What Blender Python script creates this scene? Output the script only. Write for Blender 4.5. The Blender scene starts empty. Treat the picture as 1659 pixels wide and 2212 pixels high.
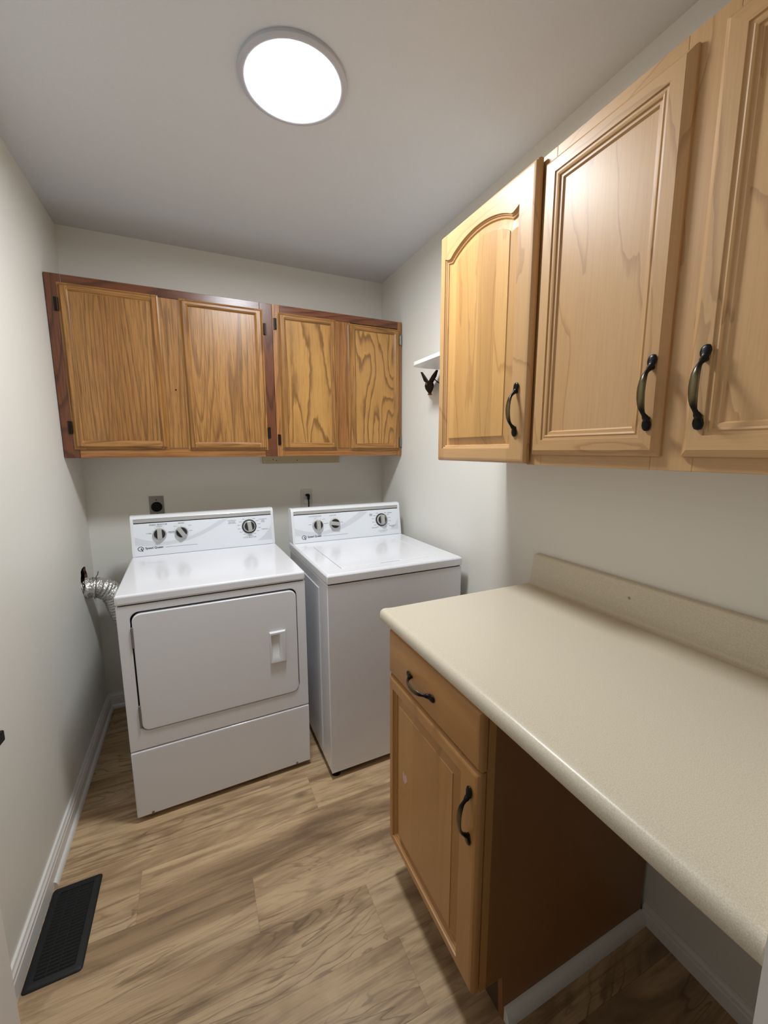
import bpy, bmesh, math, random
from mathutils import Vector, Matrix
random.seed(7)
C = bpy.context.scene.collection
SC = bpy.context.scene

# ------------------------------------------------------------------ camera, world, exposure
W, D, H = 1.684, 2.544, 2.473          # room: x 0..W, y up to D (back wall), z 0..H
FPX = 880.06
YAW, PITCH, ROLL = 0.4308, -0.1515, -0.0026
cam = bpy.data.cameras.new('camera')
cam.sensor_fit = 'HORIZONTAL'; cam.sensor_width = 36.0; cam.lens = FPX * 36.0 / 1659.0
cam.clip_start = 0.02
cob = bpy.data.objects.new('camera', cam); C.objects.link(cob)
_f = Vector((math.sin(YAW) * math.cos(PITCH), math.cos(YAW) * math.cos(PITCH), math.sin(PITCH)))
_r = Vector((math.cos(YAW), -math.sin(YAW), 0)); _u = _r.cross(_f)
_r2 = math.cos(ROLL) * _r + math.sin(ROLL) * _u; _u2 = -math.sin(ROLL) * _r + math.cos(ROLL) * _u
m3 = Matrix((_r2, _u2, -_f)).transposed()
cob.matrix_world = Matrix.Translation((0.5281, 0.0, 1.422)) @ m3.to_4x4()
SC.camera = cob
world = bpy.data.worlds.new('hall_light'); SC.world = world; world.use_nodes = True
bg = world.node_tree.nodes['Background']
bg.inputs[0].default_value = (1.0, 0.965, 0.92, 1); bg.inputs[1].default_value = 0.15
SC.view_settings.view_transform = 'Standard'; SC.view_settings.look = 'None'
SC.view_settings.gamma = 1.0; SC.view_settings.use_curve_mapping = False
SC.view_settings.exposure = 0.0
LAMP_STRENGTH = 130.0
LAMP_COLOR = (0.91, 0.96, 1.0)


# ------------------------------------------------------------------ materials
def srgb(r, g, b):
    f = lambda c: c / 12.92 if c <= 0.04045 else ((c + 0.055) / 1.055) ** 2.4
    return (f(r / 255), f(g / 255), f(b / 255), 1)


class N:
    """small node-tree helper"""
    def __init__(self, name):
        self.m = bpy.data.materials.new(name); self.m.use_nodes = True
        self.t = self.m.node_tree; self.n = self.t.nodes; self.l = self.t.links
        self.b = self.n['Principled BSDF']

    def node(self, typ, ins=None, **props):
        k = self.n.new(typ)
        for a, v in props.items(): setattr(k, a, v)
        for a, v in (ins or {}).items():
            if isinstance(v, bpy.types.NodeSocket): self.l.new(v, k.inputs[a])
            else: k.inputs[a].default_value = v
        return k

    def math(self, op, a, b=0.0, c=None):
        ins = {0: a, 1: b}
        if c is not None: ins[2] = c
        return self.node('ShaderNodeMath', ins, operation=op).outputs[0]

    def mix(self, fac, a, b, mode='MIX'):
        k = self.node('ShaderNodeMix', None, data_type='RGBA', blend_type=mode)
        for i, v in ((0, fac), (6, a), (7, b)):
            if isinstance(v, bpy.types.NodeSocket): self.l.new(v, k.inputs[i])
            else: k.inputs[i].default_value = v
        return k.outputs[2]

    def ramp(self, fac, stops, interp='LINEAR'):
        k = self.node('ShaderNodeValToRGB', {0: fac}); cr = k.color_ramp; cr.interpolation = interp
        while len(cr.elements) < len(stops): cr.elements.new(0.5)
        for e, (p, c) in zip(cr.elements, stops):
            e.position = p; e.color = c if len(c) == 4 else (*c, 1)
        return k.outputs[0]

    def coords(self, jitter=0.0):
        co = self.node('ShaderNodeTexCoord').outputs['Object']
        if not jitter: return co
        r = self.node('ShaderNodeObjectInfo').outputs['Random']
        s = self.node('ShaderNodeVectorMath', {0: (17.3 * jitter, 29.7 * jitter, 11.9 * jitter)}, operation='SCALE')
        self.l.new(r, s.inputs['Scale'])
        return self.node('ShaderNodeVectorMath', {0: co, 1: s.outputs[0]}, operation='ADD').outputs[0]

    def noise(self, vec, scale, detail=2.0, rough=0.5, dist=0.0):
        return self.node('ShaderNodeTexNoise', {'Vector': vec, 'Scale': scale, 'Detail': detail, 'Roughness': rough, 'Distortion': dist}).outputs[0]

    def bump(self, h, strength, distance=0.002):
        k = self.node('ShaderNodeBump', {'Height': h, 'Strength': strength, 'Distance': distance})
        self.l.new(k.outputs[0], self.b.inputs['Normal'])

    def set(self, **kw):
        for a, v in kw.items():
            i = self.b.inputs[a.replace('_', ' ')]
            if isinstance(v, bpy.types.NodeSocket): self.l.new(v, i)
            else: i.default_value = v
        return self.m


def plain(name, col, rough=0.5, metal=0.0, coat=0.0, bump=0.0, bscale=300):
    k = N(name)
    k.set(Base_Color=col, Roughness=rough, Metallic=metal)
    if coat: k.set(Coat_Weight=coat, Coat_Roughness=0.08)
    if bump: k.bump(k.noise(k.coords(), bscale, 2), bump, 0.001)
    return k.m


def wood(name, light, mid, dark, axis='z', rings=9.0, across=7.0, along=0.55, line=0.5, pore=0.35, rough=0.32, vary=0.12, distort=0.25, wobble=0.28, sharp=0.55, spec=0.5):
    """plain-sawn board: contours of a stretched noise give cathedral grain, finer stretched noise gives pores"""
    k = N(name)
    co = k.coords(1.0)
    def stretch(a, b):
        sc = {'x': (b, a, a), 'y': (a, b, a), 'z': (a, a, b)}[axis]
        return k.node('ShaderNodeMapping', {'Vector': co, 'Scale': sc}).outputs[0]
    n1 = k.noise(stretch(across, along), 1.0, 1.5, 0.45, distort)
    wob = k.noise(stretch(across * 7, along * 9), 1.0, 2, 0.5)
    v = k.math('ADD', k.math('MULTIPLY', n1, rings), k.math('MULTIPLY', wob, wobble))
    fr = k.math('FRACT', v)
    lines = k.ramp(fr, [(0.0, (0, 0, 0)), (sharp, (0.12, 0.12, 0.12)), (0.5 + sharp * 0.5 - 0.06 if sharp > 0.6 else 0.86, (1, 1, 1)), (1.0, (0, 0, 0))], 'EASE')
    tone = k.noise(stretch(across * 0.8, along * 0.9), 1.0, 2)
    base = k.mix(k.ramp(tone, [(0.3, (0, 0, 0)), (0.7, (1, 1, 1))]), light, mid)
    c1 = k.mix(k.math('MULTIPLY', lines, line), base, dark)
    po = k.noise(stretch(260.0, 8.0), 1.0, 2, 0.65)
    pr = k.ramp(po, [(0.46, (0, 0, 0)), (0.64, (1, 1, 1))])
    c2 = k.mix(k.math('MULTIPLY', pr, pore), c1, dark)
    rnd = k.node('ShaderNodeObjectInfo').outputs['Random']
    val = k.math('ADD', k.math('MULTIPLY', k.math('SUBTRACT', rnd, 0.5), vary * 2), 1.0)
    hs = k.node('ShaderNodeHueSaturation', {'Color': c2, 'Value': val})
    k.set(Base_Color=hs.outputs[0], Roughness=rough, Coat_Weight=0.10, Coat_Roughness=0.28, Specular_IOR_Level=spec)
    k.bump(pr, -0.06, 0.0006)
    return k.m


OAK = {}; OAKD = {}; OAKF = {}; MAP = {}; MAPB = {}
for ax in 'xyz':
    OAK[ax] = wood('oak_' + ax, srgb(180, 132, 74), srgb(160, 110, 55), srgb(92, 56, 24), ax, 22, 6.5, 0.34, 0.55, 0.55, 0.36, 0.06, 0.12, 0.35)
    OAKD[ax] = wood('oak_red_' + ax, srgb(126, 74, 46), srgb(104, 58, 35), srgb(54, 28, 17), ax, 16, 8, 0.6, 0.6, 0.45, 0.3, 0.07)
    OAKF[ax] = wood('oak_frame_' + ax, srgb(176, 122, 68), srgb(156, 102, 54), srgb(100, 60, 28), ax, 10, 8, 0.5, 0.55, 0.45, 0.36, 0.07)
    MAP[ax] = wood('maple_' + ax, srgb(198, 159, 113), srgb(188, 146, 98), srgb(134, 90, 52), ax, 7, 4.5, 0.9, 0.42, 0.10, 0.42, 0.03, 0.9, 0.35, 0.86, 0.36)
    MAPB[ax] = wood('maple_base_' + ax, srgb(192, 144, 88), srgb(184, 134, 78), srgb(146, 96, 50), ax, 4, 5, 0.5, 0.16, 0.12, 0.36, 0.03, 0.4)
OAKBOLD = wood('oak_bold_z', srgb(196, 148, 84), srgb(184, 134, 70), srgb(100, 64, 28), 'z', 13, 6.0, 1.0, 0.75, 0.25, 0.36, 0.05, 0.4, 0.75, 0.5)
ARCHB = wood('maple_stave_z', srgb(200, 156, 98), srgb(182, 134, 78), srgb(128, 84, 44), 'z', 6, 6, 0.9, 0.35, 0.12, 0.42, 0.10, 0.9, 0.4, 0.8, 0.36)
SIDEB = wood('maple_veneer_shaded_z', srgb(152, 106, 60), srgb(142, 96, 52), srgb(106, 68, 34), 'z', 4, 5, 0.5, 0.12, 0.12, 0.45, 0.02, 0.4)  # side veneer, base colour darkened for the shade under the worktop


def wall_mat(name, col, bump=0.10):
    k = N(name)
    co = k.coords()
    n = k.noise(co, 170, 3, 0.6)
    big = k.noise(co, 2.5, 2)
    c = k.mix(k.math('MULTIPLY', big, 0.25), col, tuple(x * 0.93 for x in col[:3]) + (1,))
    k.set(Base_Color=c, Roughness=0.52)
    k.bump(n, bump, 0.0015)
    return k.m


M_WALL = wall_mat('painted_wall', srgb(233, 231, 223))
M_CEIL = wall_mat('textured_ceiling', srgb(222, 225, 230), 1.0)
M_TRIM = plain('white_trim', srgb(236, 234, 230), 0.35)
M_WHITE = plain('white_enamel', srgb(240, 241, 246), 0.22, 0, 0.5, 0.02, 900)
M_WPLAST = plain('white_plastic', srgb(235, 236, 238), 0.28, 0, 0.3)
M_PANEL = plain('console_panel', srgb(236, 240, 246), 0.25, 0, 0.3)
M_GREYBAND = plain('grey_band', srgb(176, 174, 172), 0.35)
M_SWOOSH = plain('grey_print', srgb(217, 220, 226), 0.3)
M_INK = plain('dark_ink', srgb(52, 54, 60), 0.5)
M_INKL = plain('light_ink', srgb(130, 132, 138), 0.5)
M_KNOB = plain('silver_plastic', srgb(188, 187, 184), 0.32, 0.25)
M_DARKPL = plain('dark_plastic', srgb(38, 38, 40), 0.4)
M_BLACK = plain('black_plastic', srgb(11, 11, 12), 0.45)
M_BLACK.node_tree.nodes['Principled BSDF'].inputs['Specular IOR Level'].default_value = 0.2
M_GAP = plain('dark_gap', srgb(24, 22, 21), 0.8)  # near-black; paints shade into gap fillers, also used on small dark parts
M_STEEL = plain('brushed_steel', srgb(150, 145, 138), 0.35, 0.9)
M_HINGEGREY = plain('hinge_grey', srgb(128, 120, 114), 0.5)
M_CHROME = plain('chrome', srgb(200, 200, 200), 0.15, 1.0)
M_CLEAT = plain('cleat_paint', srgb(196, 180, 142), 0.6)
M_BROWN = plain('torn_drywall', srgb(128, 92, 80), 0.9)
M_HOLE = plain('wall_cavity', srgb(48, 26, 20), 0.95)
M_ORANGE = plain('orange_plastic', srgb(140, 44, 24), 0.5)
M_WOODIN = plain('cabinet_side', srgb(178, 118, 58), 0.4)


def lam_mat():
    k = N('beige_laminate')
    co = k.coords()
    n = k.noise(co, 620, 2, 0.7); n2 = k.noise(co, 210, 2, 0.6)
    c = k.mix(k.ramp(n, [(0.38, (0, 0, 0)), (0.62, (1, 1, 1))]), srgb(206, 195, 172), srgb(226, 216, 196))
    c = k.mix(k.math('MULTIPLY', k.ramp(n2, [(0.6, (0, 0, 0)), (0.75, (1, 1, 1))]), 0.25), c, srgb(176, 164, 140))
    k.set(Base_Color=c, Roughness=0.33)
    k.bump(n, 0.03, 0.0005)
    return k.m


def bronze_mat():
    k = N('antique_bronze')
    co = k.coords()
    sep = k.node('ShaderNodeSeparateXYZ', {0: co})
    ab = k.math('ABSOLUTE', sep.outputs[2])
    n = k.noise(co, 60, 2)
    edge = k.math('ADD', ab, k.math('MULTIPLY', k.math('SUBTRACT', n, 0.5), 0.012))
    f = k.ramp(edge, [(0.016, (1, 1, 1)), (0.034, (0, 0, 0))])
    c = k.mix(f, srgb(28, 26, 26), srgb(106, 95, 68))
    k.set(Base_Color=c, Roughness=0.3, Metallic=0.75)
    return k.m


def foil_mat():
    k = N('crinkled_foil')
    co = k.coords()
    v = k.node('ShaderNodeTexVoronoi', {'Vector': co, 'Scale': 90.0}, feature='F1')
    n = k.noise(co, 130, 3, 0.6, 1.0)
    k.set(Base_Color=srgb(222, 221, 218), Metallic=1.0, Roughness=0.2)
    k.bump(k.math('ADD', v.outputs[0], n), 0.7, 0.004)
    return k.m


def plank_mat():
    k = N('vinyl_plank')
    co = k.coords(1.0)
    st = lambda a, b: k.node('ShaderNodeMapping', {'Vector': co, 'Scale': (b, a, a)}).outputs[0]
    tone = k.noise(st(6.0, 1.3), 1.0, 4, 0.6, 0.8)
    c = k.ramp(tone, [(0.30, srgb(134, 108, 82)), (0.43, srgb(178, 148, 112)), (0.56, srgb(210, 180, 140)), (0.72, srgb(190, 162, 130))])
    stk = k.noise(st(34, 2.2), 1.0, 4, 0.62, 0.9)
    c = k.mix(k.math('MULTIPLY', k.ramp(stk, [(0.48, (0, 0, 0)), (0.68, (1, 1, 1))]), 0.62), c, srgb(116, 86, 58))
    n1 = k.noise(st(6.5, 0.9), 1.0, 3.0, 0.5, 1.0)
    wob = k.noise(st(50, 5), 1.0, 3, 0.6)
    v = k.math('FRACT', k.math('ADD', k.math('MULTIPLY', n1, 17.0), k.math('MULTIPLY', wob, 0.8)))
    ln = k.ramp(v, [(0.0, (0, 0, 0)), (0.7, (0.05, 0.05, 0.05)), (0.92, (1, 1, 1)), (1.0, (0, 0, 0))], 'EASE')
    msk = k.ramp(k.noise(st(5, 1.6), 1.0, 2), [(0.42, (0.05, 0.05, 0.05)), (0.62, (1, 1, 1))])
    c = k.mix(k.math('MULTIPLY', k.math('MULTIPLY', ln, msk), 0.6), c, srgb(98, 70, 48))
    pat = k.noise(st(7.5, 2.0), 1.0, 3, 0.6, 1.4)
    c = k.mix(k.math('MULTIPLY', k.ramp(pat, [(0.56, (0, 0, 0)), (0.76, (1, 1, 1))]), 0.6), c, srgb(112, 84, 64))
    fib = k.noise(st(240, 9), 1.0, 2, 0.6)
    c = k.mix(k.math('MULTIPLY', k.ramp(fib, [(0.5, (0, 0, 0)), (0.75, (1, 1, 1))]), 0.25), c, srgb(124, 94, 66))
    vo = k.node('ShaderNodeTexVoronoi', {'Vector': st(5.0, 2.4), 'Scale': 1.0}, feature='F1')
    kn = k.ramp(vo.outputs[0], [(0.02, (1, 1, 1)), (0.10, (0, 0, 0))])
    c = k.mix(k.math('MULTIPLY', kn, 0.7), c, srgb(80, 56, 40))
    rnd = k.node('ShaderNodeObjectInfo').outputs['Random']
    hs = k.node('ShaderNodeHueSaturation', {'Color': c, 'Value': k.math('ADD', k.math('MULTIPLY', rnd, 0.16), 0.92), 'Saturation': 1.0})
    k.set(Base_Color=hs.outputs[0], Roughness=0.42)
    k.bump(fib, 0.08, 0.0006)
    return k.m


M_LAM = lam_mat(); M_BRONZE = bronze_mat(); M_FOIL = foil_mat(); M_PLANK = plank_mat()
k = N('lamp_diffuser')
k.set(Base_Color=(1, 1, 1, 1), Emission_Color=(*LAMP_COLOR, 1), Emission_Strength=LAMP_STRENGTH)
M_LAMP = k.m


# ------------------------------------------------------------------ geometry helpers
def thing(name, label, cat, loc=(0, 0, 0), rotz=0.0, group=None):
    o = bpy.data.objects.new(name, None); C.objects.link(o)
    o.empty_display_size = 0.05
    o.location = loc; o.rotation_euler = (0, 0, rotz)
    o['label'] = label; o['category'] = cat
    if group: o['group'] = group
    return o


def tag(o, label, cat, group=None):
    o['label'] = label; o['category'] = cat
    if group: o['group'] = group
    return o


def obj(name, bm, mat, parent=None, world=False, smooth=None, label=None, bevel=0.0, seg=2):
    """bm -> one mesh object; world=True: bm is in room coordinates, moved into the parent's frame"""
    bmesh.ops.recalc_face_normals(bm, faces=bm.faces[:])
    off = Vector((0, 0, 0))
    if world and parent is not None:
        p = parent
        while p is not None:
            off += p.location; p = p.parent
        bmesh.ops.translate(bm, verts=bm.verts[:], vec=-off)
    me = bpy.data.meshes.new(name); bm.to_mesh(me); bm.free()
    o = bpy.data.objects.new(name, me); C.objects.link(o)
    if isinstance(mat, (list, tuple)):
        for x in mat: me.materials.append(x)
    else: me.materials.append(mat)
    o.parent = parent
    if bevel:
        b = o.modifiers.new('bevel', 'BEVEL'); b.width = bevel; b.segments = seg; b.limit_method = 'ANGLE'; b.angle_limit = math.radians(40)
        b.harden_normals = False
    if smooth is not None:
        for p in me.polygons: p.use_smooth = True
        me.set_sharp_from_angle(angle=math.radians(smooth))
    if label: o['label'] = label
    return o


def box(x0, x1, y0, y1, z0, z1, bm=None):
    bm = bm or bmesh.new()
    v = [bm.verts.new(p) for p in ((x0, y0, z0), (x1, y0, z0), (x1, y1, z0), (x0, y1, z0), (x0, y0, z1), (x1, y0, z1), (x1, y1, z1), (x0, y1, z1))]
    for f in ((0, 3, 2, 1), (4, 5, 6, 7), (0, 1, 5, 4), (1, 2, 6, 5), (2, 3, 7, 6), (3, 0, 4, 7)): bm.faces.new([v[i] for i in f])
    return bm


def prism(pts, a, b, axis='y', bm=None):
    """closed 2-D outline extruded along an axis; pts are the two other coordinates in x,y,z order"""
    bm = bm or bmesh.new()
    mk = {'x': lambda p, t: (t, p[0], p[1]), 'y': lambda p, t: (p[0], t, p[1]), 'z': lambda p, t: (p[0], p[1], t)}[axis]
    A = [bm.verts.new(mk(p, a)) for p in pts]; B = [bm.verts.new(mk(p, b)) for p in pts]
    n = len(pts)
    for i in range(n): bm.faces.new((A[i], A[(i + 1) % n], B[(i + 1) % n], B[i]))
    bm.faces.new(A[::-1]); bm.faces.new(B)
    return bm


def lathe(prof, n=48, axis='z', c=(0, 0, 0), bm=None, close=True):
    """profile (r, h) revolved round an axis through c"""
    bm = bm or bmesh.new()
    rings = []
    for r, h in prof:
        ring = []
        if r < 1e-6:
            p = {'z': (0, 0, h), 'y': (0, h, 0), 'x': (h, 0, 0)}[axis]
            rings.append([bm.verts.new(Vector(p) + Vector(c))]); continue
        for i in range(n):
            t = 2 * math.pi * i / n; a, b = r * math.cos(t), r * math.sin(t)
            p = {'z': (a, b, h), 'y': (a, h, b), 'x': (h, a, b)}[axis]
            ring.append(bm.verts.new(Vector(p) + Vector(c)))
        rings.append(ring)
    for A, B in zip(rings, rings[1:]):
        for i in range(n):
            j = (i + 1) % n
            if len(A) == 1 and len(B) == 1: continue
            if len(A) == 1: bm.faces.new((A[0], B[i], B[j]))
            elif len(B) == 1: bm.faces.new((A[i], A[j], B[0]))
            else: bm.faces.new((A[i], A[j], B[j], B[i]))
    if close:
        for R in (rings[0], rings[-1]):
            if len(R) > 1: bm.faces.new(R)
    return bm


def tube(path, radii, n=12, bm=None, squash=None, up=(0, 0, 1)):
    """swept tube; radii per point, number or (width, thickness) with thickness along 'up'-ish normal"""
    bm = bm or bmesh.new()
    P = [Vector(p) for p in path]; rings = []
    nrm = None
    for i, p in enumerate(P):
        t = (P[min(i + 1, len(P) - 1)] - P[max(i - 1, 0)]).normalized()
        if nrm is None:
            nrm = Vector(up); nrm = (nrm - t * nrm.dot(t))
            if nrm.length < 1e-4: nrm = t.orthogonal()
        else: nrm = nrm - t * nrm.dot(t)
        nrm.normalize(); bn = t.cross(nrm)
        r = radii[i] if isinstance(radii, (list, tuple)) else radii
        a, b = r if isinstance(r, (list, tuple)) else (r, r)
        rings.append([bm.verts.new(p + bn * a * math.cos(2 * math.pi * q / n) + nrm * b * math.sin(2 * math.pi * q / n)) for q in range(n)])
    for A, B in zip(rings, rings[1:]):
        for q in range(n): bm.faces.new((A[q], A[(q + 1) % n], B[(q + 1) % n], B[q]))
    bm.faces.new(rings[0][::-1]); bm.faces.new(rings[-1])
    return bm


def rrect(x0, x1, y0, y1, r, n=6):
    pts = []
    for cx, cy, a0 in ((x1 - r, y1 - r, 0), (x0 + r, y1 - r, 90), (x0 + r, y0 + r, 180), (x1 - r, y0 + r, 270)):
        for i in range(n + 1):
            a = math.radians(a0 + 90 * i / n); pts.append((cx + r * math.cos(a), cy + r * math.sin(a)))
    return pts


def text_bm(body, size, place, thick=0.0002, align='CENTER', bold=0.0):
    cu = bpy.data.curves.new('lettering', 'FONT'); cu.body = body; cu.size = size; cu.align_x = align; cu.align_y = 'CENTER'; cu.extrude = thick
    cu.resolution_u = 3; cu.offset = bold
    t = bpy.data.objects.new('lettering', cu)
    me = bpy.data.meshes.new_from_object(t)
    bm = bmesh.new(); bm.from_mesh(me)
    bpy.data.objects.remove(t); bpy.data.curves.remove(cu); bpy.data.meshes.remove(me)
    bm.transform(place)
    return bm


def struct(name, bm, mat, label=None, **kw):
    o = obj(name, bm, mat, **kw); o['kind'] = 'structure'
    if label: o['label'] = label
    return o


# ------------------------------------------------------------------ the room
YN0, YN1 = 0.03, 0.15                 # entrance wall, the camera stands in its doorway
DX0, DX1, DZ = 0.05, 1.036, 2.06      # doorway opening
bm = box(-0.12, W + 0.12, 0.03, D + 0.12, -0.1, -0.004)
floor = struct('floor', bm, plain('underlay', srgb(120, 96, 70), 0.8), 'tan wood-look vinyl plank floor')
bm = box(-0.12, W + 0.12, 0.03, D + 0.12, H, H + 0.1)
struct('ceiling', bm, M_CEIL, 'off-white finely textured ceiling')
struct('wall_back', box(-0.12, W + 0.12, D, D + 0.12, -0.02, H), M_WALL, 'off-white painted back wall')
struct('wall_right', box(W, W + 0.12, 0.03, D, -0.02, H), M_WALL, 'off-white painted wall behind the maple cabinets')

# left wall with the hole for the duct
HY, HZ, HR = 2.345, 0.785, 0.066
bm = bmesh.new()
ys = [0.03, HY - 0.12, HY + 0.12, D]; zs = [-0.02, HZ - 0.12, HZ + 0.12, H]
g = {}
for i, y in enumerate(ys):
    for j, z in enumerate(zs): g[i, j] = bm.verts.new((0, y, z))
for i in range(3):
    for j in range(3):
        if (i, j) != (1, 1): bm.faces.new((g[i, j], g[i + 1, j], g[i + 1, j + 1], g[i, j + 1]))
nh = 32; ring = []; sq = []; inner = []
rr = [HR * (1 + 0.06 * math.sin(3 * a) + random.uniform(-0.02, 0.02)) for a in [2 * math.pi * i / nh for i in range(nh)]]
for i in range(nh):
    a = 2 * math.pi * i / nh; c, s = math.cos(a), math.sin(a); m = 0.12 / max(abs(c), abs(s))
    r = rr[i] + (0.016 if s > 0.8 else 0)
    ring.append(bm.verts.new((0, HY + r * c, HZ + r * s)))
    key = None
    for (ii, jj) in ((1, 1), (2, 1), (2, 2), (1, 2)):
        if (g[ii, jj].co - Vector((0, HY + m * c, HZ + m * s))).length < 1e-5: key = g[ii, jj]
    sq.append(key or bm.verts.new((0, HY + m * c, HZ + m * s)))
    inner.append(bm.verts.new((-0.012, HY + r * c, HZ + r * s)))
for i in range(nh):
    j = (i + 1) % nh
    bm.faces.new((ring[i], ring[j], sq[j], sq[i]))
bmesh.ops.recalc_face_normals(bm, faces=bm.faces[:])
for i in range(nh):
    j = (i + 1) % nh; f = bm.faces.new((ring[i], ring[j], inner[j], inner[i])); f.material_index = 1
wl = struct('wall_left', bm, [M_WALL, M_BROWN], 'off-white painted left wall with a cut duct hole')
cav = bmesh.new()
lathe([(0.10, -0.012), (0.10, -0.11), (0.0, -0.11)], 24, 'x', (0, HY, HZ), cav, close=False)
obj('wall_cavity', cav, M_HOLE, wl)
obj('wall_core', box(-0.12, -0.111, 0.03, D, -0.02, H), M_WALL, wl)
for y0, y1, z0, z1 in ((0.03, HY - 0.1, -0.02, H), (HY + 0.1, D, -0.02, H), (HY - 0.1, HY + 0.1, -0.02, HZ - 0.1), (HY - 0.1, HY + 0.1, HZ + 0.1, H)):
    obj('wall_core', box(-0.111, -0.012, y0, y1, z0, z1), M_WALL, wl)
# entrance wall round the doorway
bm = box(0.0, DX0, YN0, YN1, 0, H); box(DX1, W, YN0, YN1, 0, H, bm); box(DX0, DX1, YN0, YN1, DZ, H, bm)
struct('wall_near', bm, M_WALL, 'entrance wall around the doorway')

# floor planks, rows along x, joints recessed
PW, PL = 0.175, 1.22
SLOPE = -0.015
seams = {0: 0.95, 1: 0.612, 2: 0.272, 3: 0.886}
for row in range(-5, 10):
    y0 = 0.895 + PW * row; y1 = y0 + PW
    s0 = seams.get(row, 0.2 + (row * 0.437) % 1.22)
    xs = [s0 + PL * q for q in range(-2, 3)]
    for a, b in zip(xs, xs[1:]):
        xa, xb = max(a, -0.012), min(b, W + 0.01)
        if xb - xa < 0.01: continue
        def yy(x, y): return min(max(y + SLOPE * (x - 0.9), 0.03), D + 0.01)
        g0 = 0.00015
        c4 = [(xa + g0, yy(xa, y0) + g0), (xb - g0, yy(xb, y0) + g0), (xb - g0, yy(xb, y1) - g0), (xa + g0, yy(xa, y1) - g0)]
        if c4[3][1] - c4[0][1] < 0.005: continue
        cx, cy = (xa + xb) / 2, (y0 + y1) / 2
        bm = prism([(p[0] - cx, p[1] - cy) for p in c4], -0.006, 0.0, 'z')
        o = obj('plank', bm, M_PLANK, floor)
        o.location = (cx, cy, 0)


# trim
def base_profile(h=0.083, t=0.015):
    return [(0, 0), (t, 0), (t, h - 0.028), (t - 0.002, h - 0.024), (t - 0.002, h - 0.014), (t - 0.006, h - 0.008), (t - 0.008, h), (0, h)]


def bb_left(): return prism([(x, z) for x, z in base_profile()], 0.75, D, 'y')


o = struct('baseboard_left', bb_left(), M_TRIM, 'white moulded baseboard along the left wall')
shoe = [(0.015, 0)] + [(0.015 + 0.011 * math.cos(a), 0.019 * math.sin(a)) for a in [math.pi / 2 * i / 6 for i in range(7)]]
obj('shoe_moulding', prism(shoe, 1.49, D - 0.015, 'y'), M_TRIM, o, smooth=50)
o = struct('baseboard_back', prism([(D - x, z) for x, z in base_profile()], 0.0, W, 'x'), M_TRIM, 'white moulded baseboard under the back wall')
obj('shoe_moulding', prism([(D - x, z) for x, z in shoe], 0.015, W - 0.015, 'x'), M_TRIM, o, smooth=50)
o = struct('baseboard_right', prism([(W - x, z) for x, z in base_profile(0.066, 0.013)], 0.15, 0.62, 'y'), M_TRIM, 'white baseboard in the knee space under the worktop')

# open entrance door with lever, standing near the left wall
da = math.atan2(0.12 - 0.055, 0.938 - 0.155)
door = bpy.data.objects.new('door_1', None); C.objects.link(door); door.location = (0.055, 0.155, 0.008); door.rotation_euler = (0, 0, -da)
door['kind'] = 'structure'; door['label'] = 'white flush entrance door standing open by the left wall'
DLEN = math.hypot(0.065, 0.783)
obj('door_slab', box(-0.035, 0.0, 0.0, DLEN, 0, 2.03), M_TRIM, door, bevel=0.002)
hz = 0.898
bm = lathe([(0.0, 0.0), (0.026, 0.0), (0.026, 0.006), (0.022, 0.009), (0.0, 0.009)], 28, 'x', (0, DLEN - 0.062, hz))
lv = obj('door_rose', bm, M_BLACK, door, smooth=40)
bm = lathe([(0.0, 0.008), (0.009, 0.008), (0.009, 0.05), (0.0, 0.05)], 20, 'x', (0, DLEN - 0.062, hz))
obj('neck', bm, M_BLACK, lv, smooth=40)
obj('lever', box(0.046, 0.060, DLEN - 0.16, DLEN - 0.024, hz - 0.010, hz + 0.011), M_BLACK, lv, bevel=0.003)
# door casing at the right of the doorway
struct('trim_1', box(DX1 - 0.006, DX1, YN0 - 0.01, YN1 + 0.002, 0, DZ), M_TRIM, 'white door jamb at the near end of the worktop')

# ------------------------------------------------------------------ ceiling light
LX, LY = 0.857, 1.333
t = thing('ceiling_light', 'round flush ceiling light with white rim, switched on', 'ceiling light', (LX, LY, H))
bm = lathe([(0.120, 0.0), (0.1535, 0.0), (0.1545, -0.003), (0.1530, -0.0085), (0.1475, -0.0120), (0.1400, -0.0130), (0.1350, -0.0115), (0.1338, -0.003), (0.120, -0.0015)], 96)
bm.faces.ensure_lookup_table()
obj('rim', bm, plain('lamp_rim', srgb(196, 197, 206), 0.4), t, smooth=40)
bm = lathe([(0.1337, -0.0022), (0.1332, -0.0035), (0.09, -0.0038), (0.0, -0.004)], 96, close=False)
obj('diffuser', bm, M_LAMP, t, smooth=40, label='glowing white diffuser')


# ------------------------------------------------------------------ cabinet doors
def breaks(v):
    out = []
    for a in sorted(v):
        if not out or a - out[-1] > 1e-6: out.append(a)
    return out


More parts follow.
